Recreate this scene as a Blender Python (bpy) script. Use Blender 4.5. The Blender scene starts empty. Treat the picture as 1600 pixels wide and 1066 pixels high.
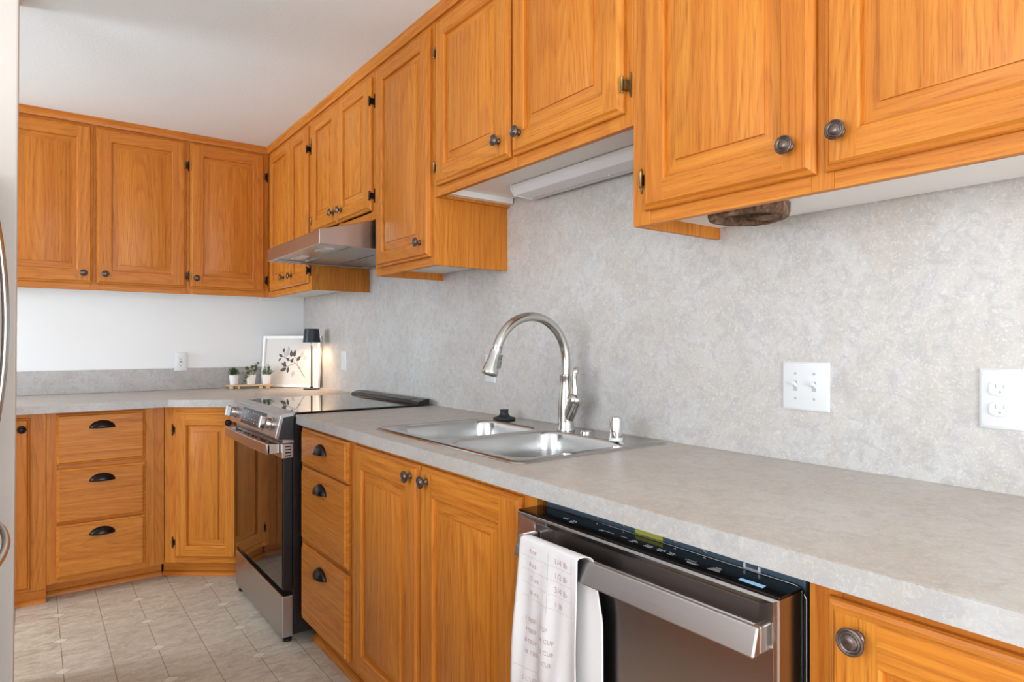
import bpy, bmesh, math, random
from mathutils import Vector, Matrix
random.seed(7)
PI = math.pi
S = bpy.context.scene
COL = S.collection

# ------------------------------------------------------------------ camera
F_PX = 1005.4
cam_d = bpy.data.cameras.new('camera')
cam = bpy.data.objects.new('camera', cam_d); COL.objects.link(cam)
cam_d.sensor_width = 36.0
cam_d.lens = F_PX * 36.0 / 1600.0
cam_d.shift_y = 3.4 / 1600.0
cam_d.clip_start = 0.02
cam.location = (0, 0, 1.199)
cam.rotation_euler = (PI / 2, 0, -math.radians(36.6))
S.camera = cam

# ------------------------------------------------------------------ light and exposure
S.view_settings.view_transform = 'Standard'
S.view_settings.look = 'None'
S.view_settings.exposure = 0.17
S.view_settings.gamma = 1.0
S.view_settings.use_curve_mapping = False
S.cycles.use_denoising = True
S.cycles.max_bounces = 10
S.cycles.diffuse_bounces = 6
S.cycles.glossy_bounces = 5
S.cycles.sample_clamp_indirect = 8.0
S.cycles.caustics_reflective = False
S.cycles.caustics_refractive = False

W = bpy.data.worlds.new('daylight'); S.world = W; W.use_nodes = True
bg = W.node_tree.nodes['Background']
bg.inputs[0].default_value = (0.80, 0.90, 1.0, 1); bg.inputs[1].default_value = 1.4

def area(name, loc, rot, sx, sy, power, col):
    d = bpy.data.lights.new(name, 'AREA'); d.shape = 'RECTANGLE'; d.size = sx; d.size_y = sy
    d.energy = power; d.color = col
    o = bpy.data.objects.new(name, d); COL.objects.link(o); o.location = loc; o.rotation_euler = rot
    return o
# daylight entering through the window openings of the room (left wall, wall behind the camera)
area('window_daylight_left', (-2.78, 0.55, 1.40), (0, -PI / 2 - 0.15, 0), 1.30, 2.10, 68, (0.93, 1.0, 1.06))
area('window_daylight_nook', (-2.72, 3.62, 1.45), (0, -PI / 2, 0), 1.20, 1.00, 70, (0.86, 0.99, 1.10))
area('window_daylight_front', (0.10, -2.80, 1.12), (PI / 2 + 0.20, 0, 0), 2.60, 2.00, 122, (0.93, 1.0, 1.06))

# ------------------------------------------------------------------ materials
def srgb(r, g, b):
    def c(v):
        v /= 255.0
        return v / 12.92 if v <= 0.04045 else ((v + 0.055) / 1.055) ** 2.4
    return (c(r), c(g), c(b), 1.0)

class NT:
    def __init__(s, name):
        s.m = bpy.data.materials.new(name); s.m.use_nodes = True
        s.t = s.m.node_tree; s.n = s.t.nodes; s.bsdf = s.n['Principled BSDF']
    def new(s, typ, **kw):
        nd = s.n.new(typ)
        for k, v in kw.items():
            if k == 'inp':
                for kk, vv in v.items():
                    if isinstance(vv, bpy.types.NodeSocket): s.t.links.new(vv, nd.inputs[kk])
                    else: nd.inputs[kk].default_value = vv
            else: setattr(nd, k, v)
        return nd
    def link(s, a, b): s.t.links.new(a, b)
    def math(s, op, a, b=None, c=None):
        nd = s.n.new('ShaderNodeMath'); nd.operation = op
        for i, v in enumerate((a, b, c)):
            if v is None: continue
            if isinstance(v, bpy.types.NodeSocket): s.t.links.new(v, nd.inputs[i])
            else: nd.inputs[i].default_value = v
        return nd.outputs[0]
    def mix(s, fac, a, b, blend='MIX'):
        nd = s.n.new('ShaderNodeMix'); nd.data_type = 'RGBA'; nd.blend_type = blend
        for i, v in ((0, fac), (6, a), (7, b)):
            if isinstance(v, bpy.types.NodeSocket): s.t.links.new(v, nd.inputs[i])
            else: nd.inputs[i].default_value = v
        return nd.outputs[2]
    def ramp(s, fac, stops):
        nd = s.n.new('ShaderNodeValToRGB'); e = nd.color_ramp.elements
        while len(e) < len(stops): e.new(0.5)
        for i, (p, c) in enumerate(stops):
            e[i].position = p; e[i].color = c if len(c) == 4 else (*c, 1)
        s.t.links.new(fac, nd.inputs[0]); return nd.outputs[0]
    def noise(s, vec, scale, detail=3.0, rough=0.55, dist=0.0):
        nd = s.new('ShaderNodeTexNoise', inp={'Vector': vec, 'Scale': scale, 'Detail': detail, 'Roughness': rough, 'Distortion': dist})
        return nd.outputs['Fac']
    def scaled(s, vec, sc, loc=(0, 0, 0)):
        return s.new('ShaderNodeMapping', inp={'Vector': vec, 'Scale': sc, 'Location': loc}).outputs[0]
    def bump(s, h, strength, dist=0.002):
        nd = s.new('ShaderNodeBump', inp={'Height': h, 'Strength': strength, 'Distance': dist})
        s.link(nd.outputs[0], s.bsdf.inputs['Normal'])
    def put(s, **kw):
        for k, v in kw.items():
            k = {'base': 'Base Color', 'rough': 'Roughness', 'metal': 'Metallic', 'spec': 'Specular IOR Level',
                 'coat': 'Coat Weight', 'coat_r': 'Coat Roughness', 'aniso': 'Anisotropic', 'ecol': 'Emission Color',
                 'estr': 'Emission Strength', 'sss': 'Subsurface Weight', 'trans': 'Transmission Weight', 'alpha': 'Alpha'}[k]
            if isinstance(v, bpy.types.NodeSocket): s.link(v, s.bsdf.inputs[k])
            else: s.bsdf.inputs[k].default_value = v

def simple(name, col, rough=0.5, metal=0.0, spec=0.5, var=0.04, vs=30.0, **kw):
    n = NT(name)
    oc = n.new('ShaderNodeTexCoord').outputs['Object']
    f = n.noise(oc, vs, 3)
    dark = tuple(c * (1 - var) for c in col[:3]) + (1,)
    n.put(base=n.mix(f, dark, col), rough=rough, metal=metal, spec=spec, **kw)
    return n.m

def oak(name, axis):
    """orange finished oak; grain runs along the object's local axis (0 x, 1 y, 2 z)"""
    n = NT(name)
    oc = n.new('ShaderNodeTexCoord').outputs['Object']
    rnd = n.new('ShaderNodeObjectInfo').outputs['Random']
    off = n.new('ShaderNodeCombineXYZ', inp={0: n.math('MULTIPLY', rnd, 37.0), 1: n.math('MULTIPLY', rnd, 91.0), 2: n.math('MULTIPLY', rnd, 53.0)}).outputs[0]
    p = n.new('ShaderNodeVectorMath', operation='ADD', inp={0: oc, 1: off}).outputs[0]
    def sc(a, g):
        v = [a, a, a]; v[axis] = g; return tuple(v)
    field = n.noise(n.scaled(p, sc(4.6, 0.42)), 1.0, 1.0, 0.4, 0.15)
    fr = n.math('FRACT', n.math('MULTIPLY', field, 34.0))
    up = n.math('POWER', fr, 2.4)
    dn = n.math('SUBTRACT', 1.0, n.math('SMOOTH_MIN', 1.0, n.math('MULTIPLY', n.math('MAXIMUM', n.math('SUBTRACT', fr, 0.84), 0.0), 6.2), 0.05))
    ring = n.math('MULTIPLY', up, dn)
    pores = n.noise(n.scaled(p, sc(380.0, 13.0)), 1.0, 2.0, 0.6)
    pore = n.ramp(pores, [(0.50, (0, 0, 0)), (0.66, (1, 1, 1))])
    streak = n.noise(n.scaled(p, sc(60.0, 1.6)), 1.0, 3.0, 0.6)
    tone = n.noise(n.scaled(p, sc(3.0, 0.5)), 1.0, 2.0)
    c = n.ramp(streak, [(0.30, srgb(192, 114, 36)), (0.52, srgb(206, 131, 45)), (0.72, srgb(216, 145, 57))])
    c = n.mix(n.math('MULTIPLY', ring, n.math('ADD', 0.36, n.math('MULTIPLY', pore, 0.50))), c, srgb(138, 68, 16))
    c = n.mix(n.math('MULTIPLY', pore, 0.26), c, srgb(130, 62, 14))
    c = n.mix(n.math('MULTIPLY', tone, 0.30), c, srgb(184, 92, 20))
    per = n.math('MULTIPLY', n.math('FRACT', n.math('MULTIPLY', rnd, 7.31)), 0.20)
    c = n.mix(per, c, srgb(172, 86, 22))
    n.put(base=c, rough=n.math('ADD', n.math('MULTIPLY', pore, 0.15), 0.42), spec=0.26, coat=0.06, coat_r=0.25)
    n.bump(n.math('ADD', n.math('MULTIPLY', pore, -1.0), n.math('MULTIPLY', streak, 0.4)), 0.12, 0.0006)
    return n.m

OAK_X, OAK_Y, OAK_Z = oak('oak_grain_across', 0), oak('oak_grain_deep', 1), oak('oak_grain_upright', 2)

def laminate(name, base, warm, cool, light):
    n = NT(name)
    g = n.new('ShaderNodeNewGeometry').outputs['Position']
    big = n.noise(g, 7.0, 4.0, 0.6, 0.6)
    mid = n.noise(n.scaled(g, (1, 1, 1), (3.1, 1.7, 5.3)), 24.0, 6.0, 0.68, 1.2)
    fine = n.noise(n.scaled(g, (1, 1, 1), (8.4, 2.2, 1.9)), 95.0, 6.0, 0.75, 1.5)
    c = n.mix(n.ramp(big, [(0.38, (0, 0, 0)), (0.64, (1, 1, 1))]), warm, base)
    c = n.mix(n.math('MULTIPLY', n.ramp(mid, [(0.46, (0, 0, 0)), (0.62, (1, 1, 1))]), 0.58), c, cool)
    c = n.mix(n.math('MULTIPLY', n.ramp(fine, [(0.50, (0, 0, 0)), (0.66, (1, 1, 1))]), 0.60), c, light)
    n.put(base=c, rough=0.38, spec=0.4)
    n.bump(fine, 0.05, 0.0005)
    return n.m
LAM_WALL = laminate('mottled_grey_laminate', srgb(200, 197, 194), srgb(194, 186, 179), srgb(172, 170, 170), srgb(224, 222, 220))
LAM_TOP = laminate('mottled_taupe_laminate', srgb(190, 182, 174), srgb(184, 171, 159), srgb(164, 156, 149), srgb(208, 201, 194))
LAM_EDGE = laminate('mottled_pale_edge_laminate', srgb(184, 182, 180), srgb(176, 170, 165), srgb(164, 162, 163), srgb(203, 201, 199))

def paint(name, col, bs, strength):
    n = NT(name)
    g = n.new('ShaderNodeNewGeometry').outputs['Position']
    a = n.noise(g, bs, 4.0, 0.6); b = n.noise(g, 1.3, 2.0)
    n.put(base=n.mix(b, tuple(c * 0.97 for c in col[:3]) + (1,), col), rough=0.85, spec=0.2)
    n.bump(a, strength, 0.003)
    return n.m
WALL_PAINT = paint('white_wall_paint', srgb(238, 239, 240), 120.0, 0.10)
CEIL_PAINT = paint('textured_ceiling_paint', srgb(236, 242, 244), 90.0, 0.25)
PART_PAINT = paint('cream_wall_paint', srgb(232, 222, 213), 120.0, 0.12)

def vinyl():
    n = NT('beige_vinyl_tile_floor')
    g = n.new('ShaderNodeNewGeometry').outputs['Position']
    sx = n.new('ShaderNodeSeparateXYZ', inp={0: g})
    x, y = sx.outputs[0], sx.outputs[1]
    def tri(v, off, period):
        a = n.math('DIVIDE', n.math('SUBTRACT', v, off), period)
        fr = n.math('FRACT', n.math('ADD', a, 0.5))
        return n.math('MULTIPLY', n.math('ABSOLUTE', n.math('SUBTRACT', fr, 0.5)), period)
    lx = tri(x, 0.0855, 0.1525)
    line = n.math('LESS_THAN', lx, 0.0016)
    ly = tri(y, 3.462, 0.2985)
    row = n.math('MULTIPLY', n.math('LESS_THAN', ly, 0.0014), 0.45)
    dd = n.math('ADD', n.math('MULTIPLY', tri(x, 0.0855, 0.305), 1.0), n.math('MULTIPLY', ly, 1.15))
    dia = n.math('LESS_THAN', dd, 0.030)
    rim = n.math('MULTIPLY', dia, n.math('GREATER_THAN', dd, 0.0265))
    cell = n.new('ShaderNodeCombineXYZ', inp={0: n.math('FLOOR', n.math('DIVIDE', n.math('SUBTRACT', x, 0.0855), 0.1525)), 1: n.math('FLOOR', n.math('DIVIDE', n.math('SUBTRACT', y, 3.462), 0.2985))}).outputs[0]
    wn = n.new('ShaderNodeTexWhiteNoise', inp={'Vector': cell}).outputs['Value']
    v1 = n.noise(n.scaled(g, (9, 22, 1)), 1.0, 6.0, 0.7, 1.2)
    v2 = n.noise(n.scaled(g, (26, 60, 1)), 1.0, 6.0, 0.75, 1.6)
    c = n.ramp(v1, [(0.32, srgb(172, 156, 136)), (0.50, srgb(199, 186, 167)), (0.68, srgb(217, 206, 189))])
    c = n.mix(n.math('MULTIPLY', n.ramp(v2, [(0.5, (0, 0, 0)), (0.62, (1, 1, 1))]), 0.62), c, srgb(226, 216, 200))
    c = n.mix(n.math('MULTIPLY', wn, 0.18), c, srgb(190, 171, 149))
    c = n.mix(n.math('MULTIPLY', line, 0.75), c, srgb(128, 108, 88))
    c = n.mix(row, c, srgb(140, 120, 98))
    c = n.mix(n.math('MULTIPLY', dia, 0.75), c, srgb(232, 224, 208))
    c = n.mix(n.math('MULTIPLY', rim, 0.7), c, srgb(130, 112, 92))
    n.put(base=c, rough=0.42, spec=0.4)
    n.bump(v1, 0.04, 0.001)
    return n.m
FLOOR_MAT = vinyl()

def steel(name, col, rough, aniso_axis=None, amount=0.03):
    n = NT(name)
    oc = n.new('ShaderNodeTexCoord').outputs['Object']
    sc = [900.0] * 3
    if aniso_axis is not None: sc[aniso_axis] = 6.0
    f = n.noise(n.scaled(oc, tuple(sc)), 1.0, 2.0)
    n.put(base=n.mix(f, tuple(c * 0.93 for c in col[:3]) + (1,), col), metal=1.0,
          rough=n.math('ADD', n.math('MULTIPLY', f, amount * 2), rough - amount))
    if aniso_axis is not None: n.bump(f, 0.015, 0.0002)
    return n.m
STEEL_V = steel('brushed_stainless_upright', srgb(182, 176, 174), 0.24, 2)
STEEL_H = steel('brushed_stainless_across', srgb(186, 180, 177), 0.29, 1)
SINK_STEEL = steel('sink_stainless', srgb(196, 195, 194), 0.24, None, 0.01)
DECK_STEEL = steel('polished_sink_deck', srgb(176, 172, 169), 0.15, None, 0.01)
NICKEL = steel('brushed_nickel', srgb(200, 197, 192), 0.22)
CHROME = steel('chrome', srgb(228, 228, 230), 0.06, None, 0.01)
BRONZE = simple('dark_bronze', srgb(112, 98, 92), 0.34, 0.85, 0.5, 0.25, 200)
BLACK_BRONZE = simple('black_bronze', srgb(46, 40, 38), 0.3, 0.8, 0.5, 0.2, 200)
BRASS = simple('aged_brass', srgb(150, 124, 84), 0.33, 0.95, 0.5, 0.3, 150)
BLACK_GLASS = simple('black_glass', srgb(14, 13, 14), 0.03, 0.0, 0.7, 0.05)
BLACK_ENAMEL = simple('black_enamel', srgb(20, 20, 23), 0.28, 0.0, 0.5, 0.1)
BLACK_PLASTIC = simple('black_plastic', srgb(24, 26, 30), 0.35, 0.0, 0.5, 0.1)
RUBBER = simple('black_rubber', srgb(36, 40, 44), 0.5, 0.0, 0.4, 0.1)
TUB = simple('blue_grey_tub', srgb(72, 92, 106), 0.4, 0.2, 0.5, 0.15, 20)
WHITE_PLASTIC = simple('white_plastic', srgb(220, 221, 223), 0.3, 0.0, 0.5, 0.01)
WHITE_PANEL = simple('white_melamine', srgb(236, 233, 229), 0.5, 0.0, 0.4, 0.03, 3)
WHITE_CERAMIC = simple('white_ceramic', srgb(240, 239, 236), 0.35, 0.0, 0.5, 0.02)
LENS = simple('frosted_lens', srgb(226, 226, 228), 0.25, 0.0, 0.5, 0.02)
SLOT = simple('dark_slot', srgb(38, 36, 36), 0.6, 0.0, 0.3, 0.1)
GREY_SLOT = simple('grey_slot', srgb(182, 182, 182), 0.6, 0.0, 0.3, 0.1)
RED = simple('red_button', srgb(150, 40, 36), 0.4)
YELLOW = simple('yellow_label', srgb(168, 166, 62), 0.6)
BLUE_LABEL = simple('pale_blue_label', srgb(150, 192, 226), 0.4, ecol=srgb(120, 180, 230), estr=0.15)
PRINT_WHITE = simple('white_print', srgb(210, 212, 214), 0.5)
INK = simple('charcoal_ink', srgb(104, 96, 97), 0.8, 0, 0.2, 0.3, 120)
INK_PALE = simple('pale_ink', srgb(205, 198, 196), 0.8, 0, 0.2, 0.1, 120)
PAPER = simple('white_paper', srgb(226, 221, 217), 0.8, 0, 0.2, 0.01)
TOWEL_INK = simple('faded_red_ink', srgb(196, 160, 160), 0.9, 0, 0.1, 0.3, 300)
PLANT_DARK = simple('dark_green_leaf', srgb(60, 92, 50), 0.55, 0, 0.4, 0.4, 60)
PLANT_OLIVE = simple('olive_leaf', srgb(122, 132, 92), 0.55, 0, 0.4, 0.35, 60)
PLANT_MID = simple('mid_green_leaf', srgb(92, 128, 84), 0.55, 0, 0.4, 0.4, 60)
SOIL = simple('soil', srgb(70, 52, 40), 0.9, 0, 0.2, 0.3, 200)
PALE_WOOD = simple('pale_wood', srgb(222, 184, 140), 0.55, 0, 0.4, 0.15, 40)
LAMP_BLACK = simple('matt_black_metal', srgb(34, 40, 50), 0.42, 0.2, 0.5, 0.1)
BULB = simple('lamp_bulb', srgb(255, 236, 200), 0.4, ecol=(1.0, 0.78, 0.5, 1), estr=20.0)
SHADE_IN = simple('white_shade_lining', srgb(240, 232, 216), 0.6)
FRIDGE_SIDE = simple('grey_enamel', srgb(120, 120, 122), 0.4, 0.2)
FILTER = simple('hood_filter_metal', srgb(160, 158, 156), 0.4, 0.9, 0.5, 0.15, 80)

def bark():
    n = NT('rough_dark_bark')
    oc = n.new('ShaderNodeTexCoord').outputs['Object']
    a = n.noise(n.scaled(oc, (1, 1, 0.6)), 38.0, 6.0, 0.7, 0.8)
    c = n.ramp(a, [(0.32, srgb(48, 34, 26)), (0.5, srgb(98, 72, 54)), (0.70, srgb(150, 122, 98))])
    n.put(base=c, rough=0.75, spec=0.25); n.bump(a, 0.6, 0.004)
    return n.m
BARK = bark()

def cloth():
    n = NT('white_cotton_towel')
    oc = n.new('ShaderNodeTexCoord').outputs['Object']
    a = n.noise(n.scaled(oc, (400, 900, 900)), 1.0, 2.0)
    n.put(base=n.mix(a, srgb(208, 204, 205), srgb(222, 218, 218)), rough=0.95, spec=0.1); n.bump(a, 0.15, 0.0005)
    return n.m
TOWEL = cloth()

# ------------------------------------------------------------------ mesh helpers
def finish(name, bm, mats, parent=None, loc=(0, 0, 0), rot=(0, 0, 0), world=False, smooth=35, bevel=0.0, seg=2, kind=None, solid=0.0, fixn=True):
    """link bm as ONE mesh object; world=True: bm is in world coordinates and is shifted under its parent"""
    if world:
        off = Vector(world_loc(parent)) if parent else Vector((0, 0, 0))
        if parent is None: off = Vector(loc)
        bmesh.ops.translate(bm, verts=bm.verts, vec=-off)
        if parent is not None: loc = (0, 0, 0)
    if fixn: bmesh.ops.recalc_face_normals(bm, faces=bm.faces)
    me = bpy.data.meshes.new(name); bm.to_mesh(me); bm.free()
    if not isinstance(mats, (list, tuple)): mats = [mats]
    for m in mats: me.materials.append(m)
    if smooth:
        me.polygons.foreach_set('use_smooth', [True] * len(me.polygons))
        me.set_sharp_from_angle(angle=math.radians(smooth))
    o = bpy.data.objects.new(name, me); COL.objects.link(o)
    o.location = loc; o.rotation_euler = rot
    if parent is not None: o.parent = parent
    if solid:
        md = o.modifiers.new('thickness', 'SOLIDIFY'); md.thickness = solid; md.offset = 0.0
    if bevel:
        md = o.modifiers.new('edge', 'BEVEL'); md.width = bevel; md.segments = seg; md.limit_method = 'ANGLE'; md.angle_limit = math.radians(40)
    if kind: o['kind'] = kind
    return o

def world_loc(o):
    v = Vector((0, 0, 0))
    while o is not None:
        v = v + Vector(o.location); o = o.parent
    return v

def tag(o, label, cat, group=None):
    o['label'] = label; o['category'] = cat
    if group: o['group'] = group
    return o

def thing(name, label, cat, loc, rotz=0.0, group=None):
    o = bpy.data.objects.new(name, None); COL.objects.link(o)
    o.empty_display_size = 0.05
    o.location = loc; o.rotation_euler = (0, 0, rotz)
    return tag(o, label, cat, group)

def box(bm, x0, x1, y0, y1, z0, z1, mat=0):
    vs = [bm.verts.new(p) for p in ((x0, y0, z0), (x1, y0, z0), (x1, y1, z0), (x0, y1, z0), (x0, y0, z1), (x1, y0, z1), (x1, y1, z1), (x0, y1, z1))]
    for q in ((3, 2, 1, 0), (4, 5, 6, 7), (0, 1, 5, 4), (1, 2, 6, 5), (2, 3, 7, 6), (3, 0, 4, 7)):
        f = bm.faces.new([vs[i] for i in q]); f.material_index = mat
    return vs

def B(): return bmesh.new()
def BX(*a, mat=0):
    bm = B(); box(bm, *a, mat=mat); return bm

def loop(bm, pts): return [bm.verts.new(p) for p in pts]
def bridge(bm, a, b, mat=0, closed=True):
    n = len(a)
    for i in range(n if closed else n - 1):
        j = (i + 1) % n
        f = bm.faces.new((a[i], a[j], b[j], b[i])); f.material_index = mat
def cap(bm, a, mat=0):
    f = bm.faces.new(a); f.material_index = mat

def lathe(bm, prof, M=None, seg=28, mat=0):
    """prof: (radius, height) along local z; M places it"""
    M = M or Matrix.Identity(4); rings = []
    for r, h in prof:
        if r < 1e-6: rings.append([bm.verts.new(M @ Vector((0, 0, h)))])
        else: rings.append([bm.verts.new(M @ Vector((r * math.cos(2 * PI * i / seg), r * math.sin(2 * PI * i / seg), h))) for i in range(seg)])
    for a, b in zip(rings, rings[1:]):
        if len(a) == 1 and len(b) == 1: continue
        if len(a) == 1:
            for i in range(seg): f = bm.faces.new((a[0], b[(i + 1) % seg], b[i])); f.material_index = mat
        elif len(b) == 1:
            for i in range(seg): f = bm.faces.new((a[i], a[(i + 1) % seg], b[0])); f.material_index = mat
        else: bridge(bm, a, b, mat)

def at(p, d=(0, 0, 1)):
    q = Vector((0, 0, 1)).rotation_difference(Vector(d).normalized())
    return Matrix.Translation(Vector(p)) @ q.to_matrix().to_4x4()

def tube(bm, pts, rad, seg=16, mat=0, caps=True, flat=None):
    pts = [Vector(p) for p in pts]; n = len(pts)
    if not isinstance(rad, (list, tuple)): rad = [rad] * n
    tang = []
    for i in range(n):
        t = (pts[min(i + 1, n - 1)] - pts[max(i - 1, 0)]).normalized(); tang.append(t)
    ref = Vector((0, 0, 1)) if abs(tang[0].z) < 0.9 else Vector((1, 0, 0))
    u = tang[0].cross(ref).normalized(); rings = []
    for i in range(n):
        if i:
            q = tang[i - 1].rotation_difference(tang[i]); u = (q @ u).normalized()
        v = tang[i].cross(u)
        fu, fv = flat if flat else (1, 1)
        rings.append([bm.verts.new(pts[i] + rad[i] * (fu * math.cos(2 * PI * k / seg) * u + fv * math.sin(2 * PI * k / seg) * v)) for k in range(seg)])
    for a, b in zip(rings, rings[1:]): bridge(bm, a, b, mat)
    if caps: cap(bm, rings[0][::-1], mat); cap(bm, rings[-1], mat)

def prism(bm, poly, lo, hi, axis=2, mat=0):
    """extrude 2-D polygon; axis: 2 -> (x,y) along z, 1 -> (x,z) along y"""
    def P(p, h): return (p[0], p[1], h) if axis == 2 else (p[0], h, p[1])
    a = loop(bm, [P(p, lo) for p in poly]); b = loop(bm, [P(p, hi) for p in poly])
    bridge(bm, a, b, mat); cap(bm, a[::-1], mat); cap(bm, b, mat)
    return a, b

def rrect(x0, x1, y0, y1, r, n=6):
    out = []
    for cx, cy, a0 in ((x1 - r, y1 - r, 0), (x0 + r, y1 - r, 90), (x0 + r, y0 + r, 180), (x1 - r, y0 + r, 270)):
        for k in range(n + 1):
            a = math.radians(a0 + 90.0 * k / n); out.append((cx + r * math.cos(a), cy + r * math.sin(a)))
    return out

def text_mesh(body, size, spacing=1.0):
    cu = bpy.data.curves.new('text', 'FONT'); cu.body = body; cu.size = size; cu.space_character = spacing
    cu.resolution_u = 2
    ob = bpy.data.objects.new('text', cu); COL.objects.link(ob)
    bpy.context.view_layer.update()
    dg = bpy.context.evaluated_depsgraph_get()
    me = bpy.data.meshes.new_from_object(ob.evaluated_get(dg))
    bm = bmesh.new(); bm.from_mesh(me)
    bpy.data.objects.remove(ob); bpy.data.curves.remove(cu); bpy.data.meshes.remove(me)
    return bm
def add_bm(dst, src, fn, mat=0):
    mp = {v.index: dst.verts.new(fn(v.co)) for v in src.verts}
    for f in src.faces:
        try:
            g = dst.faces.new([mp[v.index] for v in f.verts]); g.material_index = mat
        except ValueError: pass
    src.free()

# ------------------------------------------------------------------ the setting
XW, YB, ZC = 1.477, 4.376, 2.392
XL, YF = -2.60, -2.60
def struct(name, bm, m, **k): return finish(name, bm, m, kind='structure', smooth=0, **k)
struct('floor', BX(XL - .1, XW + .1, YF - .1, YB + .1, -0.06, 0.0), FLOOR_MAT)
struct('ceiling', BX(XL - .1, XW + .1, YF - .1, YB + .1, ZC, ZC + .08), CEIL_PAINT)
struct('wall_right', BX(XW, XW + .1, YF - .1, YB + .1, 0, ZC), LAM_WALL)
struct('wall_back', BX(XL - .1, XW, YB, YB + .1, 0, ZC), WALL_PAINT)
bm = B()   # left wall with two window openings
for y0, y1, z0, z1 in ((YF, -0.5, 0, ZC), (-0.5, 1.6, 0, .75), (-0.5, 1.6, 2.05, ZC), (1.6, 3.12, 0, ZC), (3.12, 4.12, 0, .85), (3.12, 4.12, 2.05, ZC), (4.12, YB, 0, ZC)):
    box(bm, XL - .1, XL, y0, y1, z0, z1)
struct('wall_left', bm, WALL_PAINT)
bm = B()   # wall behind the camera with a patio door opening
for x0, x1, z0, z1 in ((XL, -1.20, 0, ZC), (-1.20, 1.40, 2.12, ZC), (-1.20, 1.40, 0, .12), (1.40, XW, 0, ZC)):
    box(bm, x0, x1, YF - .1, YF, z0, z1)
struct('wall_front', bm, WALL_PAINT)
def wframe(name, pl, a0, a1, z0, z1, c, n=2, t=.045):
    bm = B(); s = t
    def b(u0, u1, w0, w1):
        if pl == 'x': box(bm, c - .03, c + .03, u0, u1, w0, w1)
        else: box(bm, u0, u1, c - .03, c + .03, w0, w1)
    b(a0, a0 + s, z0, z1); b(a1 - s, a1, z0, z1); b(a0 + s, a1 - s, z0, z0 + s); b(a0 + s, a1 - s, z1 - s, z1)
    for i in range(1, n):
        u = a0 + (a1 - a0) * i / n; b(u - s / 2, u + s / 2, z0 + s, z1 - s)
    struct(name, bm, WHITE_PLASTIC)
wframe('window_1', 'x', -0.5, 1.6, .75, 2.05, XL - .05)
wframe('window_2', 'x', 3.12, 4.12, .85, 2.05, XL - .05)
wframe('window_3', 'y', -1.20, 1.40, .12, 2.12, YF - .05)
# partition at the refrigerator alcove, a little out of plumb
bm = B()
a = loop(bm, [(-.95, 2.745, 0), (-.057, 2.745, 0), (-.057, 2.865, 0), (-.95, 2.865, 0)])
b = loop(bm, [(-.95, 2.745, ZC), (-.041, 2.745, ZC), (-.041, 2.865, ZC), (-.95, 2.865, ZC)])
bridge(bm, a, b); cap(bm, a[::-1]); cap(bm, b)
struct('wall_partition', bm, PART_PAINT, bevel=.006)
# moulding where the wall cabinets meet the ceiling
def mould_profile(d): return [(0, 2.352), (-d * .45, 2.352), (-d * .6, 2.366), (-d, 2.380), (-d, ZC - .0005), (0, ZC - .0005)]
bm = B(); pr = mould_profile(.020)
a = loop(bm, [(1.154 + p, .14, z) for p, z in pr]); b = loop(bm, [(1.154 + p, 4.049 + p, z) for p, z in pr])
bridge(bm, a, b); cap(bm, a); cap(bm, b[::-1])
struct('trim_1', bm, OAK_Y)
bm = B()
a = loop(bm, [(-.23, 4.049 + p, z) for p, z in pr]); b = loop(bm, [(1.154 + p, 4.049 + p, z) for p, z in pr])
bridge(bm, a, b); cap(bm, a); cap(bm, b[::-1])
struct('trim_2', bm, OAK_X)

# ------------------------------------------------------------------ cabinets
def rect(i, w, h): return [(i, i), (w - i, i), (w - i, h - i), (i, h - i)]
def edge_rings(bm, w, h, t, prof, mv, mh):
    """lofted rectangle edge; prof (inset, y)"""
    prev = None
    for ins, y in prof:
        cur = loop(bm, [(x, y, z) for x, z in rect(ins, w, h)])
        if prev:
            for k in range(4):
                f = bm.faces.new((prev[k], prev[(k + 1) % 4], cur[(k + 1) % 4], cur[k]))
                f.material_index = mh if k in (0, 2) else mv
        prev = cur
    return prev
T = 0.019
OUT = [(0, 0), (0, -.0075), (.0025, -.0105), (.0085, -.0125), (.0115, -.0165), (.0135, -T)]
def door_bm(w, h, s):
    bm = B()
    last = edge_rings(bm, w, h, T, OUT, 0, 1)
    i0 = OUT[-1][0]
    def q(x0, x1, z0, z1, m):
        f = bm.faces.new(loop(bm, [(x0, -T, z0), (x1, -T, z0), (x1, -T, z1), (x0, -T, z1)])); f.material_index = m
    q(i0, s, i0, h - i0, 0); q(w - s, w - i0, i0, h - i0, 0)
    q(s, w - s, i0, s, 1); q(s, w - s, h - s, h - i0, 1)
    edge_rings(bm, w, h, T, [(s, -T), (s + .002, -T + .0005), (s + .0050, -T + .0035), (s + .0065, -.0080), (s + .0065, -.003)], 0, 1)
    b0 = loop(bm, [(x, 0, z) for x, z in rect(0, w, h)]); cap(bm, b0, 0)
    return bm
def panel_bm(w, h, s):
    bm = B()
    prof = [(s + .003, -.003), (s + .003, -.0060), (s + .009, -.0062), (s + .037, -.0138), (s + .0375, -.0172), (s + .0390, -.0178)]
    last = edge_rings(bm, w, h, T, prof, 0, 1)
    cap(bm, last, 0)
    return bm
def drawer_bm(w, h):
    bm = B(); last = edge_rings(bm, w, h, T, OUT, 0, 0); cap(bm, last, 0)
    cap(bm, loop(bm, [(x, 0, z) for x, z in rect(0, w, h)]), 0)
    return bm
def knob_bm():
    bm = B()
    lathe(bm, [(0, 0), (.0095, 0), (.0095, .0025), (.0062, .005), (.0055, .012), (.0085, .0155), (.0155, .0175), (.0176, .0205), (.0172, .0225),
               (.0150, .0236), (.0135, .0226), (.0118, .0240), (.0100, .0232), (.0088, .0246), (.0040, .0262), (0, .0265)], at((0, 0, 0), (0, -1, 0)), 26)
    return bm
KNOB_ME = None
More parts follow.
